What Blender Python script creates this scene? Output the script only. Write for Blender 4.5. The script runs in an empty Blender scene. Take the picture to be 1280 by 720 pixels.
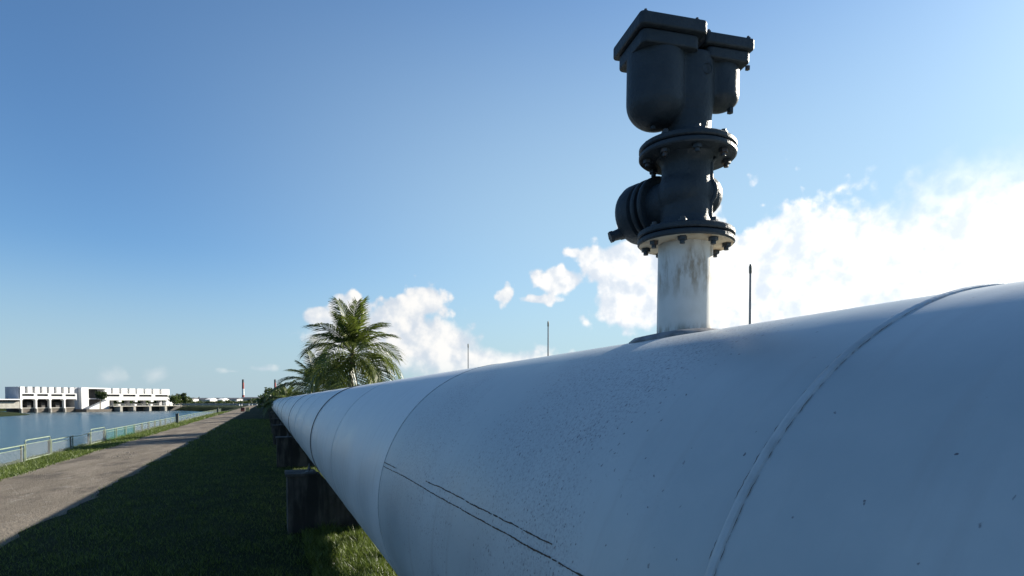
import bpy, bmesh, math, random
import numpy as np
from mathutils import Vector, Matrix
R = math.radians
rnd = random.Random(7)
nrg = np.random.default_rng(11)
scene = bpy.context.scene
col = scene.collection

# ------------------------------------------------------------------ camera
PR = 1.10                         # pipe radius (m)
AX, HZ = 1.889, 1.690             # pipe axis: lateral offset from the eye, height over the ground
EYE = 2.486
FPX, PSI, TH = 785.0, R(21.39), R(1.5)
CY = 500.6 + FPX * math.tan(TH)
cam = bpy.data.cameras.new('camera'); cam_o = bpy.data.objects.new('camera', cam)
col.objects.link(cam_o)
cam.sensor_width = 36; cam.lens = FPX / 1280 * 36
cam.shift_y = (CY - 360) / 1280
cam.clip_start = .05; cam.clip_end = 9000
cam_o.location = (0, 0, EYE)
cam_o.rotation_euler = (R(90) - TH, 0, -PSI)
scene.camera = cam_o
FWD = Vector((math.sin(PSI), math.cos(PSI), 0)); RGT = Vector((math.cos(PSI), -math.sin(PSI), 0))
def pdir(x, y):
    "photo pixel -> world direction with unit forward depth"
    a = (x - 640) / FPX; b = -(y - CY) / FPX
    f = math.cos(TH) + math.sin(TH) * b; u = -math.sin(TH) + math.cos(TH) * b
    return (RGT * a + FWD * f + Vector((0, 0, u))) / f
def at(x, y, depth):
    return Vector((0, 0, EYE)) + pdir(x, y) * depth
def azel(x, y):
    d = pdir(x, y).normalized()
    return math.degrees(math.atan2(d.x, d.y)), math.degrees(math.asin(d.z))

# ------------------------------------------------------------------ light
SUN_AZ, SUN_EL = R(76.4), R(24.3)
sd = Vector((math.sin(SUN_AZ) * math.cos(SUN_EL), math.cos(SUN_AZ) * math.cos(SUN_EL), math.sin(SUN_EL)))
sun = bpy.data.lights.new('sun', 'SUN'); sun.energy = 5.0; sun.angle = R(.55); sun.color = (1, .93, .80)
sun_o = bpy.data.objects.new('sun', sun); col.objects.link(sun_o)
sun_o.rotation_euler = sd.to_track_quat('Z', 'Y').to_euler()
vs = scene.view_settings
vs.view_transform = 'Standard'; vs.look = 'None'; vs.exposure = 1.25; vs.gamma = 1; vs.use_curve_mapping = False

world = bpy.data.worlds.new('World'); scene.world = world; world.use_nodes = True
wt = world.node_tree; wt.nodes.clear()
def N(t, typ, **kw):
    n = t.nodes.new(typ)
    for k, v in kw.items():
        if k.startswith('i_'):
            n.inputs[k[2:].replace('_', ' ')].default_value = v
        else: setattr(n, k, v)
    return n
def mth(t, op, a, b=None, c=None, clamp=False):
    n = t.nodes.new('ShaderNodeMath'); n.operation = op; n.use_clamp = clamp
    for i, v in enumerate((a, b, c)):
        if v is None: continue
        if hasattr(v, 'is_linked') or hasattr(v, 'links'): t.links.new(v, n.inputs[i])
        else: n.inputs[i].default_value = v
    return n.outputs[0]
def sstep(t, v, lo, hi, a=0., b=1.):
    n = t.nodes.new('ShaderNodeMapRange'); n.interpolation_type = 'SMOOTHSTEP'
    t.links.new(v, n.inputs['Value'])
    for k, q in (('From Min', lo), ('From Max', hi), ('To Min', a), ('To Max', b)):
        if hasattr(q, 'links'): t.links.new(q, n.inputs[k])
        else: n.inputs[k].default_value = q
    return n.outputs[0]
sky = N(wt, 'ShaderNodeTexSky', sky_type='NISHITA', sun_disc=False, sun_elevation=SUN_EL,
        sun_rotation=SUN_AZ, altitude=0, air_density=1.0, dust_density=0.4, ozone_density=3.0)
bg = N(wt, 'ShaderNodeBackground'); bg.inputs[1].default_value = .0505
tc = N(wt, 'ShaderNodeTexCoord'); dirv = tc.outputs['Generated']
sp = N(wt, 'ShaderNodeSeparateXYZ'); wt.links.new(dirv, sp.inputs[0])
az = mth(wt, 'MULTIPLY', mth(wt, 'ARCTAN2', sp.outputs[0], sp.outputs[1]), 180 / math.pi)
el = mth(wt, 'MULTIPLY', mth(wt, 'ARCSINE', sp.outputs[2]), 180 / math.pi)
# cool white balance of the whole sky, and the pale haze low over the horizon all round
tint = N(wt, 'ShaderNodeMix', data_type='RGBA', blend_type='MULTIPLY'); tint.inputs['Factor'].default_value = 1
wt.links.new(sky.outputs[0], tint.inputs['A']); tint.inputs['B'].default_value = (.86, 1.12, 1.30, 1)
hz = N(wt, 'ShaderNodeMix', data_type='RGBA')
wt.links.new(sstep(wt, el, 13., 0., 0., .85), hz.inputs['Factor'])
wt.links.new(tint.outputs['Result'], hz.inputs['A']); hz.inputs['B'].default_value = (3.7, 4.85, 5.7, 1)
dt = N(wt, 'ShaderNodeVectorMath', operation='DOT_PRODUCT'); wt.links.new(dirv, dt.inputs[0]); dt.inputs[1].default_value = sd
au = N(wt, 'ShaderNodeMix', data_type='RGBA')          # bright thin haze round the sun
wt.links.new(mth(wt, 'MULTIPLY', sstep(wt, dt.outputs['Value'], .1, .85, 0., .62), sstep(wt, el, 40., 12., 0., 1.)), au.inputs['Factor'])
wt.links.new(hz.outputs['Result'], au.inputs['A']); au.inputs['B'].default_value = (4.8, 6.4, 6.8, 1)
wt.links.new(au.outputs['Result'], bg.inputs[0])
nz = N(wt, 'ShaderNodeTexNoise', noise_dimensions='3D', i_Scale=26., i_Detail=8., i_Roughness=.50)
wt.links.new(dirv, nz.inputs['Vector'])
nz2 = N(wt, 'ShaderNodeTexNoise', noise_dimensions='3D', i_Scale=26., i_Detail=5., i_Roughness=.50)
off = N(wt, 'ShaderNodeVectorMath', operation='ADD'); wt.links.new(dirv, off.inputs[0])
off.inputs[1].default_value = sd * .012
wt.links.new(off.outputs[0], nz2.inputs['Vector'])
vor = N(wt, 'ShaderNodeTexVoronoi', feature='SMOOTH_F1', i_Scale=62.); vor.inputs['Smoothness'].default_value = .6
wt.links.new(dirv, vor.inputs['Vector'])
# cumulus heads: photo pixel of the centre, half width and half height in pixels
CUM = [(530, 376, 34, 27, 1), (500, 402, 40, 34, 1.15), (478, 432, 62, 50, 1.2), (440, 386, 36, 20, 1.05), (398, 396, 32, 20, .95), (545, 436, 66, 40, 1.2), (590, 454, 76, 24, 1.2), (412, 436, 40, 44, 1.1),
       (786, 336, 62, 44, 1.1), (740, 322, 30, 24, .85), (702, 352, 40, 24, .95), (634, 368, 18, 22, .8), (672, 374, 46, 12, .75), (716, 316, 20, 13, .7), (800, 380, 80, 46, 1.05),
       (1000, 302, 92, 52, 1.1), (930, 365, 105, 74, 1.2), (1060, 375, 270, 120, 1.2), (1250, 335, 220, 140, 1.2),
       (138, 473, 36, 22, .8), (196, 469, 28, 18, .8), (330, 461, 40, 8, .6), (290, 464, 36, 7, .5), (650, 455, 130, 20, 1)]
field = None
for (x, y, rx, ry, bias) in CUM:
    a0, e0 = azel(x, y); a1 = azel(x + rx, y)[0] - azel(x - rx, y)[0]; e1 = azel(x, y - ry)[1] - azel(x, y + ry)[1]
    da = mth(wt, 'DIVIDE', mth(wt, 'SUBTRACT', az, a0), a1 / 2)
    de = mth(wt, 'DIVIDE', mth(wt, 'SUBTRACT', el, e0), e1 / 2)
    ds = mth(wt, 'SQRT', mth(wt, 'ADD', mth(wt, 'MULTIPLY', da, da), mth(wt, 'MULTIPLY', de, de)))
    f = mth(wt, 'MAXIMUM', mth(wt, 'SUBTRACT', bias, ds), -1.6)
    field = f if field is None else mth(wt, 'SMOOTH_MAX', field, f, .2)
# the same kind of low cumulus all round the rest of the horizon
band = mth(wt, 'MULTIPLY', sstep(wt, el, 1., 4.), sstep(wt, el, 16., 7.))
nz3 = N(wt, 'ShaderNodeTexNoise', noise_dimensions='3D', i_Scale=4.5, i_Detail=3.)
wt.links.new(dirv, nz3.inputs['Vector'])
outf = mth(wt, 'MAXIMUM', sstep(wt, az, -24., -40.), sstep(wt, az, 66., 90.))
gen = mth(wt, 'MULTIPLY', mth(wt, 'MULTIPLY', band, outf), sstep(wt, nz3.outputs[0], .46, .66))
field = mth(wt, 'MAXIMUM', field, mth(wt, 'SUBTRACT', mth(wt, 'MULTIPLY', gen, 2.3), 1.6))
puff = mth(wt, 'ADD', mth(wt, 'MULTIPLY', mth(wt, 'SUBTRACT', nz.outputs[0], .5), 2.5),
           mth(wt, 'MULTIPLY', mth(wt, 'SUBTRACT', .42, vor.outputs['Distance']), .55))
calm = mth(wt, 'MULTIPLY', sstep(wt, az, 46., 58., .9, .12), sstep(wt, field, -.62, -.15, .15, 1.))
calm = mth(wt, 'MULTIPLY', calm, sstep(wt, field, .12, .55, 1., .25))     # solid inside, billowed at the rim
fld = mth(wt, 'ADD', field, mth(wt, 'MULTIPLY', puff, calm))
soft = mth(wt, 'MAXIMUM', sstep(wt, az, 44., 58., .36, .75), sstep(wt, el, 9., 3., .36, .8))            # the bank on the right is looser
mask = sstep(wt, fld, .02, mth(wt, 'ADD', soft, .02))
mask = mth(wt, 'MULTIPLY', mask, sstep(wt, el, .2, 4.5, .55, 1.))
mask = mth(wt, 'MULTIPLY', mask, sstep(wt, az, -6., 4., .45, 1.))
# cloud light: turned to the sun bright, away a little grey
sh = mth(wt, 'SUBTRACT', nz.outputs[0], nz2.outputs[0])
lit = sstep(wt, mth(wt, 'ADD', mth(wt, 'MULTIPLY', sh, 2.2), mth(wt, 'MULTIPLY', fld, .30)), -.22, .55)
ccol = N(wt, 'ShaderNodeMix', data_type='RGBA')
wt.links.new(lit, ccol.inputs['Factor'])
ccol.inputs['A'].default_value = (.66, .73, .82, 1); ccol.inputs['B'].default_value = (1.0, .99, .97, 1)
cbg = N(wt, 'ShaderNodeBackground')
wt.links.new(ccol.outputs['Result'], cbg.inputs[0])
wt.links.new(sstep(wt, az, 10., 60., .42, .55), cbg.inputs[1])
wmix = N(wt, 'ShaderNodeMixShader'); wt.links.new(mask, wmix.inputs[0])
wt.links.new(bg.outputs[0], wmix.inputs[1]); wt.links.new(cbg.outputs[0], wmix.inputs[2])
wo = N(wt, 'ShaderNodeOutputWorld'); wt.links.new(wmix.outputs[0], wo.inputs[0])
world.cycles.sampling_method = 'MANUAL'; world.cycles.sample_map_resolution = 1024

# ------------------------------------------------------------------ materials
def mat(name, base, rough=.6, metal=0., c2=None, scale=3., contrast=(.35, .65), bump=0., bscale=40., spec=.5, detail=6.,
        stretch=None, trans=0.):
    m = bpy.data.materials.new(name); m.use_nodes = True; t = m.node_tree
    b = t.nodes['Principled BSDF']
    b.inputs['Base Color'].default_value = (*base, 1); b.inputs['Roughness'].default_value = rough
    b.inputs['Metallic'].default_value = metal; b.inputs['Specular IOR Level'].default_value = spec
    g = N(t, 'ShaderNodeNewGeometry'); vec = g.outputs['Position']
    if stretch:
        v = N(t, 'ShaderNodeVectorMath', operation='MULTIPLY'); t.links.new(vec, v.inputs[0]); v.inputs[1].default_value = stretch; vec = v.outputs[0]
    if c2:
        n = N(t, 'ShaderNodeTexNoise', i_Scale=scale, i_Detail=detail, i_Roughness=.6); t.links.new(vec, n.inputs['Vector'])
        f = sstep(t, n.outputs[0], *contrast)
        mx = N(t, 'ShaderNodeMix', data_type='RGBA'); t.links.new(f, mx.inputs['Factor'])
        mx.inputs['A'].default_value = (*base, 1); mx.inputs['B'].default_value = (*c2, 1)
        t.links.new(mx.outputs['Result'], b.inputs['Base Color'])
    if bump:
        n = N(t, 'ShaderNodeTexNoise', i_Scale=bscale, i_Detail=5.); t.links.new(vec, n.inputs['Vector'])
        bp = N(t, 'ShaderNodeBump', i_Strength=bump); bp.inputs['Distance'].default_value = .02
        t.links.new(n.outputs[0], bp.inputs['Height']); t.links.new(bp.outputs[0], b.inputs['Normal'])
    return m
def mixc(t, fac, a, b, blend='MIX'):
    mx = N(t, 'ShaderNodeMix', data_type='RGBA', blend_type=blend)
    for k, v in (('Factor', fac), ('A', a), ('B', b)):
        if hasattr(v, 'links'): t.links.new(v, mx.inputs[k])
        elif k == 'Factor': mx.inputs[k].default_value = v
        else: mx.inputs[k].default_value = (*v, 1)
    return mx.outputs['Result']
def noise(t, vec, scale, detail=5., rough=.55):
    n = N(t, 'ShaderNodeTexNoise', i_Scale=scale, i_Detail=detail, i_Roughness=rough); t.links.new(vec, n.inputs['Vector']); return n.outputs[0]
def vmul(t, vec, k):
    v = N(t, 'ShaderNodeVectorMath', operation='MULTIPLY'); t.links.new(vec, v.inputs[0]); v.inputs[1].default_value = k; return v.outputs[0]

def pipe_paint():
    m = bpy.data.materials.new('white_pipe_paint'); m.use_nodes = True; t = m.node_tree; b = t.nodes['Principled BSDF']
    g = N(t, 'ShaderNodeNewGeometry'); p = g.outputs['Position']
    s = N(t, 'ShaderNodeSeparateXYZ'); t.links.new(p, s.inputs[0])
    big = noise(t, p, 1.3, 7., .62); c = mixc(t, sstep(t, big, .3, .7), (.385, .43, .445), (.49, .525, .53))
    pale_sheen = mth(t, 'GREATER_THAN', s.outputs[1], 1.08 + 3.73)                  # past the second weld: cleaner paint, plus grazing cloud sheen put into the colour
    c = mixc(t, pale_sheen, c, mixc(t, sstep(t, big, .3, .7), (.50, .53, .54), (.62, .64, .645)))
    # rain streaks running round the pipe
    st = noise(t, vmul(t, p, (1.2, 9., .7)), 1.6, 5.)
    low = sstep(t, s.outputs[2], 2.3, .8)
    c = mixc(t, mth(t, 'MULTIPLY', sstep(t, st, .52, .72), mth(t, 'ADD', mth(t, 'MULTIPLY', low, .5), .22)), c, (.36, .36, .36))
    # dirt speckle in patches, thickest between the first two welds
    patch = sstep(t, noise(t, vmul(t, p, (1, 1, 1)), 1.05, 4.), .38, .56)
    zone = mth(t, 'MULTIPLY', sstep(t, s.outputs[1], 1.15, 1.8), sstep(t, s.outputs[1], 5.2, 4.0))
    zone = mth(t, 'MULTIPLY', zone, sstep(t, s.outputs[2], 1.35, 1.95))
    amt = mth(t, 'ADD', mth(t, 'MULTIPLY', mth(t, 'MULTIPLY', patch, zone), .85), .008)
    v = N(t, 'ShaderNodeTexVoronoi', i_Scale=70.); 
    wob = N(t, 'ShaderNodeTexNoise', i_Scale=60., i_Detail=2.); t.links.new(p, wob.inputs['Vector'])
    va = N(t, 'ShaderNodeVectorMath', operation='MULTIPLY_ADD'); t.links.new(wob.outputs['Color'], va.inputs[0]); va.inputs[1].default_value = (.018,) * 3
    t.links.new(vmul(t, p, (1, 1, .8)), va.inputs[2]); t.links.new(va.outputs[0], v.inputs['Vector'])
    sc = N(t, 'ShaderNodeSeparateColor'); t.links.new(v.outputs['Color'], sc.inputs[0])
    sel = mth(t, 'LESS_THAN', sc.outputs[0], amt)
    size = mth(t, 'MULTIPLY_ADD', sc.outputs[1], .28, .14)
    spot = mth(t, 'MULTIPLY', sel, sstep(t, v.outputs['Distance'], size, mth(t, 'MULTIPLY', size, .45)))
    c = mixc(t, mth(t, 'MULTIPLY', spot, mth(t, 'MULTIPLY_ADD', sc.outputs[2], .45, .5)), c, (.10, .085, .10))
    film = mth(t, 'MULTIPLY', mth(t, 'MULTIPLY', patch, zone), .8)
    fine = sstep(t, noise(t, p, 90., 4., .7), .45, .7)
    c = mixc(t, mth(t, 'MULTIPLY', film, fine), c, (.26, .26, .30))
    t.links.new(c, b.inputs['Base Color'])
    b.inputs['Roughness'].default_value = .42; b.inputs['Specular IOR Level'].default_value = .42
    r = sstep(t, big, .3, .7, .36, .5); t.links.new(r, b.inputs['Roughness'])
    h = mth(t, 'ADD', mth(t, 'MULTIPLY', noise(t, p, 2.2, 2.), .5), mth(t, 'MULTIPLY', noise(t, p, 120., 3.), .012))
    h = mth(t, 'ADD', h, mth(t, 'MULTIPLY', spot, -.02))
    bp = N(t, 'ShaderNodeBump', i_Strength=.35); bp.inputs['Distance'].default_value = .03
    t.links.new(h, bp.inputs['Height']); t.links.new(bp.outputs[0], b.inputs['Normal'])
    return m
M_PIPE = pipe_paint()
M_BEAD = mat('white_bead_paint', (.45, .49, .505), .4, c2=(.36, .39, .40), scale=9, bump=.12, bscale=40)
M_RUST = mat('dark_paint_crack', (.045, .035, .03), .8, c2=(.11, .06, .035), scale=30)
M_STRAP = mat('dark_strap_steel', (.05, .06, .075), .5, c2=(.09, .085, .08), scale=14)
M_VALVE = mat('blue_grey_cast_paint', (.023, .032, .041), .52, c2=(.031, .041, .051), scale=7, bump=.25, bscale=55, spec=.28)
M_BOLT = mat('rust_spotted_bolt_paint', (.024, .032, .040), .5, c2=(.085, .045, .025), scale=22, contrast=(.52, .72))
M_CREAM = mat('cream_primer', (.50, .42, .30), .55, c2=(.27, .17, .08), scale=14, contrast=(.45, .75))

def standpipe_paint():
    m = bpy.data.materials.new('stained_white_standpipe'); m.use_nodes = True; t = m.node_tree; b = t.nodes['Principled BSDF']
    g = N(t, 'ShaderNodeNewGeometry'); p = g.outputs['Position']
    s = N(t, 'ShaderNodeSeparateXYZ'); t.links.new(p, s.inputs[0])
    st = noise(t, vmul(t, p, (1, 1, .28)), 26., 6., .65)
    zt = mth(t, 'MULTIPLY', sstep(t, s.outputs[2], 2.93, 3.08), 1.)
    st2 = noise(t, vmul(t, p, (1, 1, .5)), 9., 3.)
    f = mth(t, 'MULTIPLY', mth(t, 'MULTIPLY', sstep(t, st, .40, .62), zt), sstep(t, st2, .34, .55))
    base = mixc(t, sstep(t, noise(t, p, 6.), .35, .7), (.68, .66, .62), (.60, .575, .53))
    c = mixc(t, mth(t, 'MULTIPLY', f, .85), base, (.26, .19, .115))
    c = mixc(t, mth(t, 'MULTIPLY', sstep(t, s.outputs[2], 2.86, 2.80), sstep(t, st, .4, .6)), c, (.25, .2, .14))
    t.links.new(c, b.inputs['Base Color']); b.inputs['Roughness'].default_value = .45
    return m
M_STAND = standpipe_paint()

def grass_ground():
    m = bpy.data.materials.new('grass_ground'); m.use_nodes = True; t = m.node_tree; b = t.nodes['Principled BSDF']
    g = N(t, 'ShaderNodeNewGeometry'); p = g.outputs['Position']
    c = mixc(t, sstep(t, noise(t, p, .5, 5.), .35, .65), (0.0133, 0.0227, 0.0053), (0.0240, 0.0333, 0.0087))
    c = mixc(t, sstep(t, noise(t, p, 14., 5., .7), .38, .68), c, (0.0120, 0.0200, 0.0053))
    c = mixc(t, mth(t, 'MULTIPLY', sstep(t, noise(t, p, .13, 6., .65), .55, .72), .7), c, (0.0667, 0.0533, 0.0267))
    t.links.new(c, b.inputs['Base Color']); b.inputs['Roughness'].default_value = .9; b.inputs['Specular IOR Level'].default_value = .1
    bp = N(t, 'ShaderNodeBump', i_Strength=.9); bp.inputs['Distance'].default_value = .06
    t.links.new(noise(t, p, 22., 5., .7), bp.inputs['Height']); t.links.new(bp.outputs[0], b.inputs['Normal'])
    return m
M_GROUND = grass_ground()
def path_mat():
    m = bpy.data.materials.new('worn_path'); m.use_nodes = True; t = m.node_tree; b = t.nodes['Principled BSDF']
    g = N(t, 'ShaderNodeNewGeometry'); p = g.outputs['Position']
    c = mixc(t, sstep(t, noise(t, vmul(t, p, (1, .25, 1)), .9, 6., .6), .36, .66), (0.1547, 0.1286, 0.0975), (0.2165, 0.1826, 0.1420))
    c = mixc(t, mth(t, 'MULTIPLY', sstep(t, noise(t, vmul(t, p, (1, .45, 1)), .55, 6., .66), .50, .62), .72), c, (0.0708, 0.0574, 0.0463))
    c = mixc(t, mth(t, 'MULTIPLY', sstep(t, noise(t, p, 15., 6., .75), .46, .68), .75), c, (0.0795, 0.0678, 0.0545))
    c = mixc(t, mth(t, 'MULTIPLY', sstep(t, noise(t, vmul(t, p, (1, .6, 1)), 1.7, 6., .68), .56, .68), .8), c, (0.2388, 0.2130, 0.1776))
    t.links.new(c, b.inputs['Base Color']); b.inputs['Roughness'].default_value = .88; b.inputs['Specular IOR Level'].default_value = .2
    bp = N(t, 'ShaderNodeBump', i_Strength=1.); bp.inputs['Distance'].default_value = .05
    t.links.new(noise(t, p, 16., 6., .7), bp.inputs['Height']); t.links.new(bp.outputs[0], b.inputs['Normal'])
    return m
M_PATH = path_mat()
def water_mat():
    m = bpy.data.materials.new('canal_water'); m.use_nodes = True; t = m.node_tree; b = t.nodes['Principled BSDF']
    b.inputs['Base Color'].default_value = (.018, .058, .082, 1); b.inputs['Roughness'].default_value = .22
    b.inputs['IOR'].default_value = 1.33
    g = N(t, 'ShaderNodeNewGeometry'); p = g.outputs['Position']
    h = mth(t, 'ADD', noise(t, vmul(t, p, (1, .55, 1)), 1.1, 4., .6), mth(t, 'MULTIPLY', noise(t, p, 4.5, 3., .6), .45))
    bp = N(t, 'ShaderNodeBump', i_Strength=1.); bp.inputs['Distance'].default_value = .42
    t.links.new(h, bp.inputs['Height']); t.links.new(bp.outputs[0], b.inputs['Normal'])
    return m
M_WATER = water_mat()
def leaf_mat(name, a, b_, trans=.25, rough=.45):
    m = bpy.data.materials.new(name); m.use_nodes = True; t = m.node_tree; b = t.nodes['Principled BSDF']
    at_ = N(t, 'ShaderNodeAttribute', attribute_name='tint')
    c = mixc(t, at_.outputs['Fac'], a, b_)
    t.links.new(c, b.inputs['Base Color']); b.inputs['Roughness'].default_value = rough; b.inputs['Specular IOR Level'].default_value = .35
    tr = N(t, 'ShaderNodeBsdfTranslucent'); t.links.new(mixc(t, .5, c, (.16, .22, .03)), tr.inputs[0])
    mx = N(t, 'ShaderNodeMixShader'); mx.inputs[0].default_value = trans
    t.links.new(b.outputs[0], mx.inputs[1]); t.links.new(tr.outputs[0], mx.inputs[2])
    t.links.new(mx.outputs[0], t.nodes['Material Output'].inputs[0])
    return m
M_BLADE = leaf_mat('grass_blade', (.015, .034, .005), (.19, .245, .055), .34, .45)
M_PALM = leaf_mat('palm_leaflet', (.046, .072, .015), (.17, .18, .048), .30, .33)
M_LEAF = leaf_mat('broad_leaf', (0.0269, 0.0538, 0.0138), (0.0692, 0.0962, 0.0246), .25, .45)
M_DARKLEAF = leaf_mat('dark_leaf', (0.0192, 0.0346, 0.0138), (0.0462, 0.0654, 0.0231), .2, .5)
M_TRUNK = mat('palm_trunk', (.085, .07, .052), .9, c2=(.14, .115, .09), scale=8, bump=.5, bscale=12)
M_BARK = mat('bark', (.10, .075, .05), .9, c2=(.17, .14, .10), scale=6)
def conc(name, a, b_, stain, amt):
    m = bpy.data.materials.new(name); m.use_nodes = True; t = m.node_tree; b = t.nodes['Principled BSDF']
    g = N(t, 'ShaderNodeNewGeometry'); p = g.outputs['Position']
    c = mixc(t, sstep(t, noise(t, p, 4., 6.), .35, .65), a, b_)
    c = mixc(t, mth(t, 'MULTIPLY', sstep(t, noise(t, vmul(t, p, (1, 1, .18)), 3.6, 6., .6), .40, .60), amt), c, stain)
    t.links.new(c, b.inputs['Base Color']); b.inputs['Roughness'].default_value = .9
    bp = N(t, 'ShaderNodeBump', i_Strength=.5); bp.inputs['Distance'].default_value = .02
    t.links.new(noise(t, p, 30., 5.), bp.inputs['Height']); t.links.new(bp.outputs[0], b.inputs['Normal'])
    return m
M_CONC = conc('stained_concrete', (.062, .054, .044), (.095, .083, .068), (.013, .012, .010), .92)
M_RAIL = mat('pale_green_rail_paint', (.23, .28, .19), .55, c2=(.15, .18, .12), scale=5)
M_DPOST = mat('dark_fence_post', (.075, .085, .07), .6, c2=(.13, .13, .10), scale=6)
M_WIRE = mat('grey_mesh_wire', (0.2267, 0.2467, 0.2533), .5, metal=.3)
M_GWIRE = mat('green_mesh_plastic', (.022, .115, .090), .55)
M_POLE = mat('grey_pole_steel', (.16, .18, .20), .5, c2=(.22, .23, .24), scale=3)
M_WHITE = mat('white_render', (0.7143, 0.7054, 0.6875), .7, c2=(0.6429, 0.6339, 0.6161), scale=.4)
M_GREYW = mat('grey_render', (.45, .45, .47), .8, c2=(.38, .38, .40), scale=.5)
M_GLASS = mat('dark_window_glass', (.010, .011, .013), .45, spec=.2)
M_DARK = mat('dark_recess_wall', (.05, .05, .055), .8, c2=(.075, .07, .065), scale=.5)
M_ROOF = mat('dark_sheet_roof', (.06, .065, .075), .7, c2=(.09, .09, .10), scale=.3)
M_WALLB = mat('brown_quay_concrete', (0.0857, 0.0714, 0.0607), .9, c2=(0.1286, 0.1107, 0.0929), scale=.6)
M_PALEC = mat('pale_pier_concrete', (0.3704, 0.3556, 0.3185), .85, c2=(0.2815, 0.2667, 0.2370), scale=.8)
M_RED = mat('red_chimney_paint', (.33, .055, .045), .7)
M_ORANGE = mat('red_barrier_plastic', (.13, .035, .02), .5)
M_YELLOW = mat('yellow_barrier_plastic', (.50, .40, .16), .5)
M_ROAD = mat('road_asphalt', (.05, .05, .05), .9, c2=(.07, .068, .065), scale=1.)
M_STONE = mat('pale_stone', (0.2143, 0.1929, 0.1714), .9, c2=(0.1429, 0.1286, 0.1143), scale=9)

# ------------------------------------------------------------------ mesh helpers
class MB:
    def __init__(s): s.v = []; s.f = []
    def add(s, v, f, mtx=None):
        o = len(s.v)
        s.v += [tuple(mtx @ Vector(q)) if mtx else tuple(q) for q in v]
        s.f += [tuple(i + o for i in q) for q in f]
        return s
    def box(s, x0, x1, y0, y1, z0, z1, mtx=None):
        v = [(x, y, z) for z in (z0, z1) for y in (y0, y1) for x in (x0, x1)]
        return s.add(v, [(0, 2, 3, 1), (4, 5, 7, 6), (0, 1, 5, 4), (1, 3, 7, 5), (3, 2, 6, 7), (2, 0, 4, 6)], mtx)
    def prism(s, poly, z0, z1, mtx=None):
        n = len(poly)
        v = [(x, y, z0) for x, y in poly] + [(x, y, z1) for x, y in poly]
        f = [tuple(range(n - 1, -1, -1)), tuple(range(n, 2 * n))] + [(i, (i + 1) % n, n + (i + 1) % n, n + i) for i in range(n)]
        return s.add(v, f, mtx)
    def lathe(s, prof, n=32, mtx=None, cap=True):
        v = []; f = []
        for r, z in prof:
            for k in range(n):
                a = 2 * math.pi * k / n; v.append((r * math.cos(a), r * math.sin(a), z))
        for j in range(len(prof) - 1):
            for k in range(n):
                f.append((j * n + k, j * n + (k + 1) % n, (j + 1) * n + (k + 1) % n, (j + 1) * n + k))
        if cap:
            f.append(tuple(range(n - 1, -1, -1))); f.append(tuple((len(prof) - 1) * n + k for k in range(n)))
        return s.add(v, f, mtx)
    def tube(s, pts, r, n=8, r2=None):
        pts = [Vector(p) for p in pts]; m = len(pts); v = []; f = []
        for i, p in enumerate(pts):
            d = (pts[min(i + 1, m - 1)] - pts[max(i - 1, 0)]).normalized()
            up = Vector((0, 0, 1)) if abs(d.z) < .9 else Vector((1, 0, 0))
            a = d.cross(up).normalized(); b = a.cross(d).normalized()
            rr = r if r2 is None else r + (r2 - r) * i / (m - 1)
            for k in range(n):
                t = 2 * math.pi * k / n; v.append(p + a * rr * math.cos(t) + b * rr * math.sin(t))
        for i in range(m - 1):
            for k in range(n):
                f.append((i * n + k, i * n + (k + 1) % n, (i + 1) * n + (k + 1) % n, (i + 1) * n + k))
        f.append(tuple(range(n - 1, -1, -1))); f.append(tuple((m - 1) * n + k for k in range(n)))
        return s.add(v, f)
    def mesh(s, name, mt, smooth=False):
        me = bpy.data.meshes.new(name); me.from_pydata(s.v, [], s.f); me.materials.append(mt)
        bm = bmesh.new(); bm.from_mesh(me); bmesh.ops.recalc_face_normals(bm, faces=bm.faces); bm.to_mesh(me); bm.free()
        if smooth:
            me.polygons.foreach_set('use_smooth', [True] * len(me.polygons))
            me.set_sharp_from_angle(angle=R(38))
        return me
    def obj(s, name, mt, parent=None, smooth=False):
        return link(name, s.mesh(name, mt, smooth), parent)
def link(name, me, parent=None, loc=None, rot=None):
    o = bpy.data.objects.new(name, me); col.objects.link(o)
    if parent: o.parent = parent
    if loc is not None: o.location = loc
    if rot is not None: o.rotation_euler = rot
    return o
def tag(o, label, cat, group=None):
    o['label'] = label; o['category'] = cat
    if group: o['group'] = group
    return o
def thing(name, label, cat, loc=(0, 0, 0), rz=0, group=None):
    o = bpy.data.objects.new(name, None); col.objects.link(o); o.empty_display_size = .2
    o.location = loc; o.rotation_euler = (0, 0, rz)
    return tag(o, label, cat, group)
def quick_mesh(name, V, F, mt, tint=None):
    "numpy verts, equal-size faces, per-face tint"
    me = bpy.data.meshes.new(name); V = np.asarray(V, np.float32); F = np.asarray(F, np.int32); k = F.shape[1]
    me.vertices.add(len(V)); me.vertices.foreach_set('co', V.ravel())
    me.loops.add(F.size); me.loops.foreach_set('vertex_index', F.ravel())
    me.polygons.add(len(F)); me.polygons.foreach_set('loop_start', np.arange(len(F), dtype=np.int32) * k)
    if tint is not None:
        at_ = me.attributes.new('tint', 'FLOAT', 'FACE'); at_.data.foreach_set('value', np.asarray(tint, np.float32))
    me.materials.append(mt); me.update(calc_edges=True); me.validate()
    return me
def bevel(o, w, seg=2):
    m = o.modifiers.new('bevel', 'BEVEL'); m.width = w; m.segments = seg; m.limit_method = 'ANGLE'; m.angle_limit = R(40)
    return o

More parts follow.
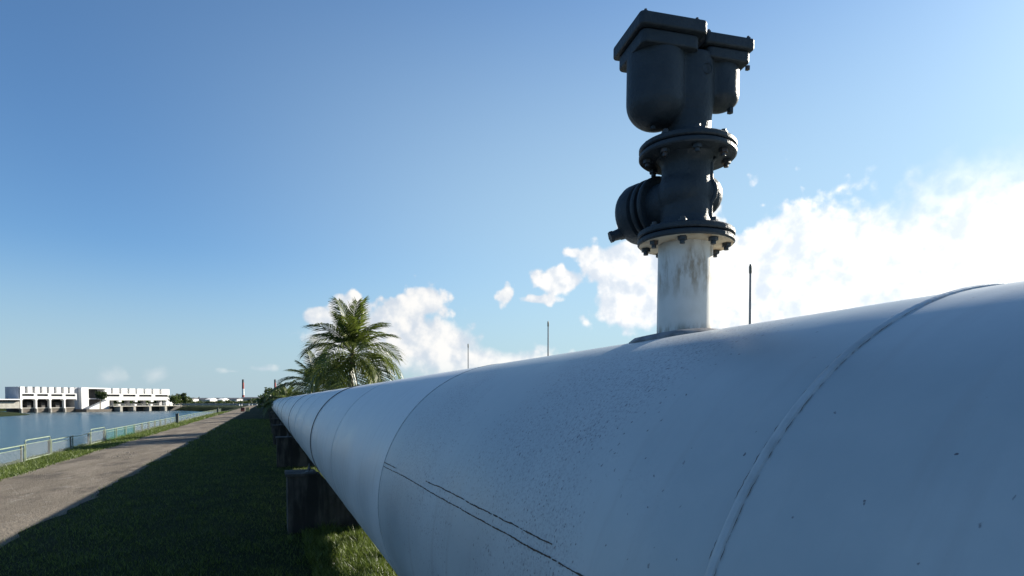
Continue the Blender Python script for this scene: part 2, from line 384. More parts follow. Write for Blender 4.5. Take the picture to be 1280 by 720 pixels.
# ------------------------------------------------------------------ terrain
PATH_R, PATH_L, FENCE_X = -4.25, -8.40, -10.50
WATER_Z = -2.42
def interp(x, tab):
    if x <= tab[0][0]: return tab[0][1]
    for (a, b), (c, d) in zip(tab, tab[1:]):
        if x <= c: return b + (d - b) * (x - a) / (c - a)
    return tab[-1][1]
CAN_END = [(-160, 300), (-130, 310), (-74, 332), (-52, 350), (-42, 350), (-36, 330), (-30, 314), (-22, 302), (-14, 292), (-10, 285)]
PROF = [(-5000, -.4), (-140, -.4), (-92, -.7), (-80, -1.5), (-75, -2.3), (-72, -3.2), (-60, -4.2), (-24, -4.2), (-17, -3.2), (-13.5, -1.6), (-11.6, -.55),
        (-10.5, -.38), (-8.4, -.20), (-4.25, -.03), (-3.2, 0), (5000, 0)]
FLAT = [(-5000, -.4), (-14, -.4), (-11.6, -.45), (-10.5, -.38), (-8.4, -.20), (-4.25, -.03), (-3.2, 0), (5000, 0)]
def gz(x, y):
    if x < -40: x = min(x + max(y - 262, 0) * .62 * min((-40 - x) / 25., 1), -40)
    e = interp(x, CAN_END)
    k = min(max((y - e) / 9., 0), 1); k = k * k * (3 - 2 * k)
    return interp(x, PROF) * (1 - k) + interp(x, FLAT) * k
xs = [-5000, -2500, -1200, -600, -300, -200, -140, -128, -120, -112, -106, -100, -96, -92, -88, -84, -80, -77, -75, -72, -66, -60, -52, -47, -43, -38, -34, -28, -24, -20, -17, -15, -13.5, -12.5, -11.6, -10.5, -9.5,
      -8.4, -7, -5.6, -4.25, -3.2, -1.5, 0, 2, 4, 7, 12, 20, 40, 80, 160, 400, 1000, 2500, 5000]
ys = [-80, -40, -20, -10, 0] + list(range(4, 60, 4)) + list(range(60, 270, 12)) + list(range(270, 366, 4)) + [380, 400, 440, 500, 600, 800, 1100, 1600, 2400, 3500, 6000]
V = [(x, y, gz(x, y)) for y in ys for x in xs]; nx = len(xs)
F = [(j * nx + i, j * nx + i + 1, (j + 1) * nx + i + 1, (j + 1) * nx + i) for j in range(len(ys) - 1) for i in range(nx - 1)]
gm = bpy.data.meshes.new('ground'); gm.from_pydata(V, [], F); gm.materials.append(M_GROUND)
gm.polygons.foreach_set('use_smooth', [True] * len(F))
ground = link('ground', gm); ground['kind'] = 'structure'
px_ = [PATH_L, -7, -5.6, PATH_R]
V = []; F = []
yp = [y for y in ys if y <= 352]
# ragged edges: finer rows than the ground's, same planes
yy = sorted(set(yp) | set(np.arange(8, 120, .5).tolist()))
def edge_w(y, k): return .10 * math.sin(y * .9 + k) + .07 * math.sin(y * 2.3 + 2 * k) + .05 * math.sin(y * 5.1 + k * 3)
for y in yy:
    for i, x in enumerate(px_):
        xx = x + (edge_w(y, 1.) if i == 0 else edge_w(y, 4.) if i == 3 else 0)
        V.append((xx, y, interp(xx, PROF) + .006))
F = [(j * 4 + i, j * 4 + i + 1, (j + 1) * 4 + i + 1, (j + 1) * 4 + i) for j in range(len(yy) - 1) for i in range(3)]
pm = bpy.data.meshes.new('path'); pm.from_pydata(V, [], F); pm.materials.append(M_PATH)
path = link('path', pm); path['kind'] = 'structure'
wm = MB(); wm.add([(-78, -80, WATER_Z), (-12, -80, WATER_Z), (-12, 350, WATER_Z), (-135, 350, WATER_Z), (-78, 250, WATER_Z)], [(0, 1, 2, 3, 4)])
water = wm.obj('water', M_WATER); water['kind'] = 'structure'

# ------------------------------------------------------------------ pipeline
pipe = thing('pipeline', 'huge white painted steel water pipe running from the right foreground to the horizon', 'pipeline', (AX, 0, 0))
WELD0, STEP = 1.08, 3.73
def tube_mesh(name, L, n, mt, rows=1):
    b = MB(); v = []; f = []
    for j in range(rows + 1):
        for k in range(n):
            a = 2 * math.pi * k / n; v.append((PR * math.cos(a), L * j / rows, HZ + PR * math.sin(a)))
    for j in range(rows):
        for k in range(n): f.append((j * n + k, (j + 1) * n + k, (j + 1) * n + (k + 1) % n, j * n + (k + 1) % n))
    b.add(v, f); me = b.mesh(name, mt); me.polygons.foreach_set('use_smooth', [True] * len(f)); return me
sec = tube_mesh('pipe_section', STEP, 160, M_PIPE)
y0 = WELD0 - 2 * STEP
NSEC = 26
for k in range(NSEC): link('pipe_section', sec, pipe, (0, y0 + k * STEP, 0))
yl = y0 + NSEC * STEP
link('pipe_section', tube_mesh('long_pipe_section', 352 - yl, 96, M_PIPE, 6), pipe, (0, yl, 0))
def ring_band(w, h, n=160, off=0):
    "rounded raised band round the pipe"
    b = MB(); prof = [(-w / 2, -.004), (-w * .36, h * .62), (-w * .14, h), (w * .14, h), (w * .36, h * .62), (w / 2, -.004)]
    v = []; f = []
    for dy, dr in prof:
        for k in range(n):
            a = 2 * math.pi * k / n; wv = 1 + .0006 * math.sin(9 * a) ; v.append(((PR * wv + dr) * math.cos(a), dy, HZ + (PR * wv + dr) * math.sin(a)))
    for j in range(len(prof) - 1):
        for k in range(n): f.append((j * n + k, (j + 1) * n + k, (j + 1) * n + (k + 1) % n, j * n + (k + 1) % n))
    return b.add(v, f)
def crack_ring(dy, seed, cover, w=.003, a0=.3, a1=3.6, jit=.002, raise_=.0022):
    "broken dark line round the pipe"
    r = random.Random(seed); b = MB(); a = a0
    while a < a1:
        L = r.uniform(.01, .07) if r.random() < cover else 0
        if L:
            n = max(2, int(L / .008)); pts = []
            for i in range(n + 1):
                q = a + L * i / n; ww = w * r.uniform(.4, 1.2) * (.35 if i in (0, n) else 1); d = dy + r.uniform(-jit, jit)
                rr = PR + raise_
                pts.append(((rr * math.cos(q), d - ww / 2, HZ + rr * math.sin(q)), (rr * math.cos(q), d + ww / 2, HZ + rr * math.sin(q))))
            v = [p for pr in pts for p in pr]; b.add(v, [(2 * i, 2 * i + 1, 2 * i + 3, 2 * i + 2) for i in range(n)])
        a += max(L, .004) + r.uniform(.002, .03) * (1.4 - cover)
    return b
bead1 = ring_band(.030, .0075); bead2 = ring_band(.012, .003); bead_me = bead1.mesh('weld_band', M_BEAD, True); bead_s = bead2.mesh('weld_bead', M_BEAD, True)
for k in range(NSEC):
    y = y0 + k * STEP
    if y < 0: continue
    big = k == 2 or (k % 3 == 1 and k > 4)
    w = link('weld_band', bead_me if big else bead_s, pipe, (0, y, 0))
    if k == 2:
        crack_ring(-.0155, 3, .70, .0020).obj('paint_crack', M_RUST, w)['kind'] = 'stuff'
        crack_ring(.0155, 5, .45, .0018, 1.2).obj('paint_crack', M_RUST, w)['kind'] = 'stuff'
    elif k == 3:
        crack_ring(-.005, 8, .97, .0050, .3, 3.35).obj('paint_crack', M_RUST, w)['kind'] = 'stuff'
    elif k < 12:
        crack_ring(-.005, 20 + k, .4, .004).obj('paint_crack', M_RUST, w)['kind'] = 'stuff'
# the two long cracked seams between the first welds
def seam(ang_px, ya, yb, seed, w, wig):
    d = pdir(*ang_px); # angle on the pipe of the line of sight, solved at the surface
    o = Vector((0, 0, EYE)); A = d.x ** 2 + d.z ** 2; ox, oz = -AX, EYE - HZ
    B = 2 * (d.x * ox + d.z * oz); C = ox * ox + oz * oz - PR * PR
    t = (-B - math.sqrt(max(B * B - 4 * A * C, 0))) / (2 * A); h = o + d * t
    a = math.atan2(h.z - HZ, h.x - AX); r = random.Random(seed); b = MB(); y = ya; pts = []; da = 0
    while y < yb:
        da = da * .93 + r.uniform(-wig, wig); ww = w * r.uniform(.5, 1.25); rr = PR + .0022
        pts.append([(rr * math.cos(a + da + s * ww / PR), y, HZ + rr * math.sin(a + da + s * ww / PR)) for s in (-.5, .5)]); y += r.uniform(.008, .018)
    v = [p for q in pts for p in q]; gap = {i for i in range(len(pts)) if r.random() < .04}
    b.add(v, [(2 * i, 2 * i + 1, 2 * i + 3, 2 * i + 2) for i in range(len(pts) - 1) if i not in gap])
    return b, h.y
b, hy = seam((600, 649), 1.25, WELD0 + STEP, 4, .0055, .0010); b.obj('seam_crack', M_RUST, pipe)
b, hy = seam((640, 655), 1.8, 3.5, 6, .0055, .0011); b.obj('seam_crack', M_RUST, pipe)
b, hy = seam((495, 585), 4.35, WELD0 + STEP, 9, .0075, .0008); b.obj('seam_crack', M_RUST, pipe)

# ------------------------------------------------------------------ concrete supports with hold-down straps
BW, BH, BT = 1.53, 1.065, .72
def saddle_poly():
    rr = PR + .02; a0 = math.asin((HZ - BH) / rr); p = [(-BW, 0), (BW, 0), (BW, BH)]
    n = 20
    for i in range(n + 1):
        a = -a0 + (-math.pi + 2 * a0) * i / n
        p.append((rr * math.cos(a), HZ + rr * math.sin(a)))
    return p + [(-BW, BH)]
def sup_meshes():
    rot = Matrix.Rotation(R(90), 4, 'X')
    b = MB(); p = saddle_poly(); n = len(p); v = [(x, 0, z) for x, z in p] + [(x, BT, z) for x, z in p]
    b.add(v, [tuple(range(n)), tuple(range(2 * n - 1, n - 1, -1))] + [(i, n + i, n + (i + 1) % n, (i + 1) % n) for i in range(n)])
    body = b.mesh('saddle_block', M_CONC)
    lp = MB()
    x_in = math.sqrt(max((PR + .03) ** 2 - (HZ - BH - .05) ** 2, 0))
    lp.box(-(BW + .035), -(x_in + .03), -.03, BT + .03, BH + .003, BH + .053)
    lip = lp.mesh('cap_slab', M_CONC)
    st = MB(); n = 128; w = .055; h = .012; v = []; f = []
    a0 = math.asin((HZ - BH - .05) / (PR + h)); 
    prof = [(-w, .001), (-w, h), (w, h), (w, .001)]
    for dy, dr in prof:
        for k in range(n + 1):
            a = -a0 + (math.pi + 2 * a0) * k / n; v.append(((PR + dr) * math.cos(a), dy, HZ + (PR + dr) * math.sin(a)))
    for j in range(3):
        for k in range(n): f.append((j * (n + 1) + k, j * (n + 1) + k + 1, (j + 1) * (n + 1) + k + 1, (j + 1) * (n + 1) + k))
    st.add(v, f); strap = st.mesh('hold_down_strap', M_STRAP)
    bl = MB(); bl.box(-.07, .07, -.08, .08, 0, .02); bl.lathe([(.016, .02), (.016, .16)], 8); bl.lathe([(.032, .05), (.032, .085)], 6)
    bolt = bl.mesh('anchor_bolt', M_STRAP)
    return body, lip, strap, bolt, x_in
body_me, lip_me, strap_me, bolt_me, x_in = sup_meshes()
SUP = [12.35 + 12.45 * k for k in range(18)]
onames = ['nearest stained concrete support block under the white pipe, sunlit grass at its foot', 'second concrete support block under the white pipe, just behind the nearest',
          'third concrete support block from the front under the white pipe', 'fourth concrete support block from the front under the white pipe', 'fifth concrete support block from the front under the white pipe']
for k, y in enumerate(SUP):
    s = thing('pipe_support', onames[k] if k < 5 else 'far dark concrete support block under the receding white pipe', 'pipe support', (AX, y, 0), 0, 'concrete supports under the pipe')
    link('saddle_block', body_me, s); link('cap_slab', lip_me, s); link('cap_slab', lip_me, s, (0, BT, 0), (0, 0, math.pi))
    link('hold_down_strap', strap_me, s, (0, .22, 0))
    if k < 6:
        for sx in (-1, 1): link('anchor_bolt', bolt_me, s, (sx * (x_in + .16), .22, BH + .053))

# ------------------------------------------------------------------ air valve on its standpipe
VZ = HZ + PR
val = thing('air_valve', 'dark blue grey cast iron air valve with two chambers on a stained white standpipe', 'valve', (AX, 2.54, VZ), R(-7.8))
val.rotation_euler = (0, R(.7), R(-7.8))
ARC = []
def cyl_part(name, prof, mt, parent=None, n=48, mtx=None): return MB().lathe(prof, n, mtx).obj(name, mt, parent or val, True)
stand = cyl_part('standpipe', [(.1286, -.12), (.1286, .449)], M_STAND, n=64)
# reinforcing saddle pad wrapped on the pipe
b = MB(); n = 48; v = []; f = []
for j, (rr, dz) in enumerate([(.125, .024), (.235, .020), (.262, .004), (.262, -.03), (.125, -.03)]):
    for k in range(n):
        a = 2 * math.pi * k / n; x = rr * math.cos(a) * 1.0; y = rr * math.sin(a) * 1.0
        v.append((x, y, math.sqrt(PR * PR - min(x * x, 1)) - PR + dz))
for j in range(4):
    for k in range(n): f.append((j * n + k, j * n + (k + 1) % n, (j + 1) * n + (k + 1) % n, (j + 1) * n + k))
b.add(v, f); pad = b.obj('saddle_pad', mat('grey_pad_paint', (.10, .10, .11), .6, c2=(.24, .25, .26), scale=14), val, True)
# flange pairs and bolts
def flange(z0, z1, r, mt, parent=None):
    h = z1 - z0; return cyl_part('flange', [(r * .3, z0), (r - .006, z0), (r, z0 + .006), (r, z1 - .006), (r - .006, z1), (r * .3, z1)], mt, parent, 64)
FR = .228
lf1 = flange(.445, .4715, FR, M_VALVE); lf2 = flange(.4765, .506, FR, M_VALVE)
cyl_part('flange_face', [(.10, .4425), (FR - .008, .4425), (FR - .008, .446), (.10, .446)], M_CREAM, n=64)
uf1 = flange(.856, .882, FR, M_VALVE); uf2 = flange(.887, .914, FR, M_VALVE)
bb = MB(); hexa = lambda r: [(r * math.cos(R(60 * i)), r * math.sin(R(60 * i))) for i in range(6)]
bb.prism(hexa(.022), -.018, -.0012); bb.prism(hexa(.020), .0623, .076); bb.lathe([(.012, -.034), (.012, .088)], 10)
bolt = bb.mesh('bolt', M_BOLT)
for zz, ph in ((.444, 12), (.8545, 30)):
    for k in range(8):
        a = R(45 * k + ph); link('bolt', bolt, val, (.188 * math.cos(a), .188 * math.sin(a), zz), (0, 0, a + k))
cyl_part('gasket', [(.17, .4712), (.17, .4768)], M_STRAP, n=48); cyl_part('gasket', [(.17, .8818), (.17, .8872)], M_STRAP, n=48)
# isolating valve between the flanges: barrel, cheek bulge, side neck, cast into one
def fuse(o, vox, it=6):
    m = o.modifiers.new('fuse', 'REMESH'); m.mode = 'VOXEL'; m.voxel_size = vox; m.use_smooth_shade = True
    s = o.modifiers.new('soften', 'SMOOTH'); s.factor = .5; s.iterations = it
def ellipsoid(b, c, rad, n=24, m=12, mtx=None):
    prof = [(math.sin(math.pi * i / m), -math.cos(math.pi * i / m)) for i in range(m + 1)]
    prof[0] = (.01, -1); prof[-1] = (.01, 1)
    T = Matrix.Translation(c) @ Matrix.Diagonal((*rad, 1)); b.lathe(prof, n, (mtx @ T) if mtx else T)
bon_dir = Matrix.Rotation(R(7.8), 3, 'Z') @ Vector((-.17, .985, 0)).normalized()
BM = Matrix.Translation((0, 0, .668)) @ bon_dir.to_track_quat('Z', 'Y').to_matrix().to_4x4()
g = MB()
g.lathe([(.150, .50), (.130, .53), (.119, .565), (.119, .62), (.124, .70), (.119, .77), (.118, .815), (.130, .842), (.150, .862)], 40)
ellipsoid(g, (.085, .0, .685), (.092, .105, .098))
ellipsoid(g, (-.02, 0, .69), (.118, .128, .13))
g.lathe([(.12, 0), (.115, .12), (.115, .17)], 32, BM)
gate = g.obj('gate_body', M_VALVE, val); fuse(gate, .0055, 5)
# raised casting rib down the front right of the body
from mathutils.bvhtree import BVHTree
bv = BVHTree.FromPolygons(g.v, g.f); pts = []
ad = Vector((math.cos(R(-46)), math.sin(R(-46)), 0))
for i in range(13):
    z = .525 + .32 * i / 12; hit = bv.ray_cast(ad * .6 + Vector((0, 0, z)), -ad)[0]; pts.append(hit - ad * .004)
MB().tube(pts, .012, 10).obj('casting_rib', M_VALVE, gate, True)
bon = MB().lathe([(.115, .15), (.13, .255), (.150, .262), (.156, .275), (.156, .325), (.146, .352), (.115, .378), (.06, .392), (.004, .396)], 48, BM).obj('bonnet', M_VALVE, val, True)
for d0 in (.158, .208):
    MB().lathe([(.10, d0), (.150, d0), (.156, d0 + .006), (.156, d0 + .020), (.150, d0 + .026), (.10, d0 + .026)], 48, BM).obj('bonnet_flange', M_VALVE, bon, True)
# spindle nozzle low on the bonnet
up = BM.to_3x3(); ex = up @ Vector((1, 0, 0)); ey = up @ Vector((0, 1, 0)); ez = up @ Vector((0, 0, 1)); c0 = BM.translation
side = Vector((-1, -.05, 0)).normalized()
p0 = c0 + ez * .33 + side * .06 + Vector((0, 0, -.085)); p1 = p0 + side * .075 + Vector((0, 0, -.03)) + ez * .02
nb = MB().tube([p0, p0.lerp(p1, .55), p0.lerp(p1, .56), p1], .036, 12, .026).obj('spindle_nozzle', M_VALVE, bon, True)
MB().tube([p1 - (p1 - p0) * .02, p1 + (p1 - p0).normalized() * .016], .031, 6).obj('nozzle_cap', M_VALVE, nb)
# upper casting: big chamber left, small chamber right, neck and web
g = MB()
def dome(r, z0, z1, zt, k=8):
    p = [(.004, z0)]
    for i in range(1, k + 1):
        a = math.pi / 2 * i / k; p.append((r * math.sin(a), z1 - (z1 - z0) * math.cos(a)))
    return p + [(r, zt)]
T1 = Matrix.Translation((-.168, 0, 0)); T2 = Matrix.Translation((.165, 0, 0))
g.lathe(dome(.139, .978, 1.10, 1.32), 40, T1); g.lathe(dome(.093, 1.106, 1.16, 1.33), 36, T2)
g.lathe([(.150, .905), (.118, .935), (.108, .975), (.112, 1.05), (.12, 1.12), (.12, 1.32)], 36)
g.box(-.16, .17, -.075, .075, 1.14, 1.32)
ub = g.obj('chamber_body', M_VALVE, val); fuse(ub, .0055, 6)
def rsq(h, r, n=5):
    p = []
    for cx, cy, a0 in ((h - r, h - r, 0), (-h + r, h - r, 90), (-h + r, -h + r, 180), (h - r, -h + r, 270)):
        for i in range(n + 1):
            a = R(a0 + 90 * i / n); p.append((cx + r * math.cos(a), cy + r * math.sin(a)))
    return p
def plate(name, h, r, z0, z1, cx, parent=val):
    return bevel(MB().prism(rsq(h, r), z0, z1, Matrix.Translation((cx, 0, 0))).obj(name, M_VALVE, parent), .007, 2)
plate('chamber_flange', .143, .03, 1.302, 1.362, -.163); lid = plate('chamber_lid', .166, .022, 1.367, 1.423, -.160)
plate('chamber_flange', .112, .022, 1.296, 1.346, .150); lid2 = plate('chamber_lid', .128, .016, 1.351, 1.401, .146)
lb = MB(); lb.prism(hexa(.013), 0, .016); lb.lathe([(.007, 0), (.007, .026)], 8); lbm = lb.mesh('lid_bolt', M_BOLT)
lb2 = MB(); lb2.prism(hexa(.012), 0, .012); lb2.lathe([(.006, 0), (.006, .02)], 8); lb2.prism(hexa(.012), -.136, -.120); lbm2 = lb2.mesh('lid_bolt', M_BOLT)
for sx in (-1, 1):
    for sy in (-1, 1):
        link('lid_bolt', lbm, lid, (-.160 + sx * .128, sy * .128, 1.4225)); link('lid_bolt', lbm2, lid2, (.146 + sx * .104, sy * .104, 1.4005))
MB().lathe([(.013, .966), (.013, .985)], 6, Matrix.Translation((-.19, -.02, .004))).obj('drain_plug', M_VALVE, ub)
MB().lathe([(.016, 1.09), (.016, 1.125)], 6, Matrix.Translation((.215, -.02, .004))).obj('drain_plug', M_VALVE, ub)
# cast marks on the web: a small ring with worn rows below it
b = MB()
for k in range(24):
    a = 2 * math.pi * k / 24; a2 = 2 * math.pi * (k + 1) / 24
    b.tube([(.03 + .024 * math.cos(a), -.118, 1.235 + .024 * math.sin(a)), (.03 + .024 * math.cos(a2), -.118, 1.235 + .024 * math.sin(a2))], .0025, 5)
b.obj('cast_emblem', M_VALVE, ub)

# ------------------------------------------------------------------ slim poles beyond the pipe
LP = 10.4
pl = MB().lathe([(.040, 0), (.036, 2.0), (.024, 5.40)], 10).mesh('shaft', M_POLE, True)
pc = MB().lathe([(.026, 5.40), (.033, 5.43), (.033, 5.56), (.015, 5.62)], 10).mesh('cap', M_DPOST, True)
pb = MB(); pb.box(-.14, .14, -.14, .14, 0, .02); pb.lathe([(.075, .02), (.06, .22)], 10); pbm = pb.mesh('base_plate', M_POLE)
for k, lab in enumerate(['tall slim grey pole just right of the valve standpipe', 'slim grey pole midway between valve and palm', 'thinnest slim pole in front of the big cloud right of the palm']):
    ratio = (1.108, 2.177, 3.19)[k]
    p = thing('slim_pole', lab, 'pole', (LP, LP * ratio, 0), 0, 'slim poles beyond the pipe')
    link('shaft', pl, p); link('cap', pc, p); link('base_plate', pbm, p)

# ------------------------------------------------------------------ palms
def frond_mesh(L, seed, droop, stiff=.5, nl=48):
    r = random.Random(seed); pts = []; p = Vector((0, 0, 0)); ang = 0.; n = 14
    for i in range(n + 1):
        t = i / n; pts.append(p.copy()); ang = -droop * (t ** 1.5); p = p + Vector((math.cos(ang), 0, math.sin(ang))) * (L / n)
    V = []; F = []; T = []
    def quad(a, b, c, d, tint):
        o = len(V); V.extend([a, b, c, d]); F.append((o, o + 1, o + 2, o + 3)); T.append(tint)
    for i in range(n):
        w0 = .055 * (1 - i / n) + .012; w1 = .055 * (1 - (i + 1) / n) + .012
        a, b = pts[i], pts[i + 1]; s = Vector((0, 1, 0)); u = Vector((0, 0, 1))
        quad(a - s * w0, a + s * w0, b + s * w1, b - s * w1, .95); quad(a - u * w0 * .7, a + u * w0 * .3, b + u * w1 * .3, b - u * w1 * .7, .9)
    for i in range(nl):
        t = .14 + .86 * (i + r.random() * .5) / nl; q = t * n; k = min(int(q), n - 1); c = pts[k].lerp(pts[k + 1], q - k)
        d = (pts[k + 1] - pts[k]).normalized(); nrm = Vector((-d.z, 0, d.x))
        ll = L * .27 * (.45 + 1.15 * math.sin(math.pi * min(t * .86 + .12, 1)) ** .8) * r.uniform(.82, 1.1)
        for s in (-1, 1):
            if r.random() < .05: continue
            side = Vector((0, s, 0)); fw = .55 + .5 * t + r.uniform(-.1, .1)
            v0 = (side * .9 + d * fw + nrm * .22).normalized()
            m_ = c + v0 * ll * .45; hang = r.uniform(.45, 1.25)
            v1 = (v0 * (1 - stiff * .4) + Vector((0, 0, -1)) * hang).normalized(); e = m_ + v1 * ll * .55
            w = .040 * r.uniform(.8, 1.2); wv = d * w; tint = r.random() * .75
            quad(c - wv * .5, c + wv * .5, m_ + wv, m_ - wv, tint); quad(m_ - wv, m_ + wv, e + wv * .12, e - wv * .12, tint)
    return quick_mesh('frond', [tuple(x) for x in V], F, M_PALM, T)
FRONDS = [frond_mesh(4.3, 1, 1.5), frond_mesh(4.1, 2, 1.9), frond_mesh(3.9, 3, 1.1), frond_mesh(3.4, 4, .55), frond_mesh(4.2, 5, 2.3)]
def palm(loc, height, sc, seed, label, nf=30, lean=(0, 0), group=None):
    r = random.Random(seed); t = thing('palm_tree', label, 'palm', loc, 0, group or 'palms beyond the pipe')
    pts = [(lean[0] * (i / 8) ** 2, lean[1] * (i / 8) ** 2, height * i / 8) for i in range(9)]
    MB().tube(pts, .20 * sc, 12, .13 * sc).obj('trunk', M_TRUNK, t, True)
    top = Vector(pts[-1])
    for k in range(nf):
        u = (k + .5) / nf; a = k * 2.39996 + r.uniform(-.2, .2)
        elev = R(90 - 132 * u ** .92 + r.uniform(-7, 7) * min(1, u * 6))
        m = FRONDS[3] if u < .15 else FRONDS[2] if u < .38 else FRONDS[0] if u < .62 else r.choice((FRONDS[1], FRONDS[4], FRONDS[0]))
        o = link('frond', m, t, top + Vector((0, 0, .15 - .5 * u)) * sc, None)
        o.rotation_euler = (r.uniform(-.25, .25), -elev, a)
        k2 = sc * r.uniform(.88, 1.08) * (1.0 if u < .10 else .76 if u < .34 else .9 if u < .5 else 1.04); o.scale = (k2, k2, k2)
    return t
def on_row(px, s):
    "ground point seen at photo column px, s metres along the pipe"
    d = pdir(px, 480); return Vector((d.x * s / d.y, s, 0))
p = on_row(437, 47.5); palm(p, 6.1, 1.12, 3, 'tall coconut palm standing in front of the white cloud', 36, (.25, .1))
p = on_row(402, 54.); palm(p, 3.5, .95, 5, 'lower palm at the left foot of the tall coconut palm', 32, (-.3, .2))
p = on_row(360, 84.); palm(p, 2.2, .80, 8, 'small pale palm between the far bushes and the tall palm', 20)

# ------------------------------------------------------------------ leafy trees and bushes
def leaf_cloud(blobs, n, size, seed, mt, name='crown'):
    g = np.random.default_rng(seed); w = np.array([b[3] * b[4] * b[5] for b in blobs]) ** .67; w /= w.sum()
    idx = g.choice(len(blobs), n, p=w); B = np.array(blobs)[idx]
    d = g.normal(size=(n, 3)); d /= np.linalg.norm(d, axis=1)[:, None]
    rr = g.uniform(.55, 1.08, n) * (1 + .16 * np.sin(d[:, 0] * 7 + idx) + .14 * np.sin(d[:, 2] * 9 + idx * 2))
    C = B[:, :3] + d * B[:, 3:6] * rr[:, None]
    a = g.normal(size=(n, 3)); a /= np.linalg.norm(a, axis=1)[:, None]; b = np.cross(a, g.normal(size=(n, 3))); b /= np.linalg.norm(b, axis=1)[:, None]
    s = size * g.uniform(.6, 1.3, n)[:, None]
    V = np.stack([C - a * s, C + b * s * .6, C + a * s, C - b * s * .6], 1).reshape(-1, 3)
    F = np.arange(n * 4).reshape(n, 4)
    return quick_mesh(name, V, F, mt, g.random(n) ** 1.3)
def tree(loc, label, blobs, n, size, seed, mt=None, trunk_h=2., tr=.15, group=None, cat='tree', name='leafy_tree'):
    t = thing(name, label, cat, loc, 0, group); r = random.Random(seed); b = MB()
    c = Vector((0, 0, trunk_h)); b.tube([(0, 0, -.2), (.05, .03, trunk_h * .6), tuple(c)], tr, 8, tr * .7)
    for q in blobs[:5]: b.tube([tuple(c), tuple(c.lerp(Vector(q[:3]), .55) + Vector((0, 0, .1))), q[:3]], tr * .55, 6, tr * .15)
    b.obj('trunk', M_BARK, t, True); link('crown', leaf_cloud(blobs, n, size, seed, mt or M_LEAF), t)
    return t
def blobset(seed, n, rx, ry, z0, z1, br):
    r = random.Random(seed); o = []
    for _ in range(n):
        a = r.uniform(0, 6.28); q = math.sqrt(r.random()); b = br * r.uniform(.7, 1.2); o.append((rx * q * math.cos(a), ry * q * math.sin(a), r.uniform(z0, z1), b, b, b * r.uniform(.65, .9)))
    return o
for k, (px, s, hh, lab) in enumerate([(352, 104, 4.3, 'bushy tree left of the small pale palm above the pipe'), (342, 135, 5.2, 'farthest bushy tree where the pipe meets the horizon'),
                                      (366, 96, 3.2, 'low dark bush right behind the pipe under the palms')]):
    p = on_row(px, s); tree(p, lab, blobset(k + 40, 9, 2.2, 2.2, hh * .45, hh * .85, 1.25), 2600, .20, 60 + k, M_DARKLEAF if k else M_LEAF, hh * .4, .14, 'bushy trees by the palms')

# ------------------------------------------------------------------ canal fence
fence = thing('canal_fence', 'pale green tubular rail fence with wire mesh along the canal edge', 'fence', (FENCE_X, 0, -.38))
def fence_s(px):
    d = pdir(px, 500); return FENCE_X * d.y / d.x
FP = [fence_s(29) - 7.4, fence_s(29) - 3.7] + [fence_s(q) for q in (29, 63, 90, 112, 131, 145, 157, 168)]
FP.insert(0, FP[0] - 3.7)
while FP[-1] < 172: FP.append(FP[-1] + 3.6)
def post_mesh(h, r, mt, name): return MB().lathe([(r, -.2), (r, h - .01), (r * .6, h)], 8).mesh(name, mt, True)
PM, DPM = post_mesh(.84, .032, M_RAIL, 'post'), post_mesh(.80, .045, M_DPOST, 'support_post')
def mesh_panel(L, z0, z1, step, w, mt):
    b = MB(); n = int(L / step); m = int((z1 - z0) / step)
    for i in range(n + 1):
        y = L * i / n; b.add([(0, y - w, z0), (0, y + w, z0), (0, y + w, z1), (0, y - w, z1)], [(0, 1, 2, 3)])
    for i in range(m + 1):
        z = z0 + (z1 - z0) * i / m; b.add([(.004, 0, z - w), (.004, L, z - w), (.004, L, z + w), (.004, 0, z + w)], [(0, 1, 2, 3)])
    return b.mesh('wire_mesh', mt)
cache = {}
for k, (a, b_) in enumerate(zip(FP, FP[1:])):
    L = b_ - a; tall = k in (3, 6); green = 7 <= k <= 9; h = 1.0 if tall else .82
    lk = (round(L, 2), tall, green)
    link('post', PM, fence, (0, a, 0)); 
    if k < 16: link('support_post', DPM, fence, (-.07, a - .16, 0))
    if lk not in cache:
        rb = MB()
        if tall:
            rb.tube([(0, .16, .05), (0, .16, h - .12), (0, .20, h - .03), (0, .30, h), (0, L - .30, h), (0, L - .20, h - .03), (0, L - .16, h - .12), (0, L - .16, .05)], .027, 8)
            rb.tube([(0, .16, .08), (0, L - .16, .08)], .024, 6)
        else:
            rb.tube([(0, 0, h - .03), (0, L, h - .03)], .026, 8)
        rail = rb.mesh('top_rail', M_RAIL, True)
        mid = MB().tube([(0, .16, h - .19), (0, L - .16, h - .19)], .014, 6).mesh('mid_rail', M_RAIL, True)
        wm_ = mesh_panel(L - .3, .05, h - .05 if green else h - .19, .05, .005 if green else .0036, M_GWIRE if green else M_WIRE)
        cache[lk] = (rail, mid, wm_)
    rail, mid, wm_ = cache[lk]
    if k == 5:      # one bay has lost most of its rail
        MB().tube([(0, 0, .78), (0, L * .45, .72), (0, L * .62, .77), (0, L, .79)], .022, 8).obj('top_rail', M_RAIL, fence, True).location = (0, a, 0)
    else:
        link('top_rail', rail, fence, (0, a, 0)); link('mid_rail', mid, fence, (0, a, 0))
    link('wire_mesh', wm_, fence, (0, a + .15, 0))['kind'] = 'stuff'
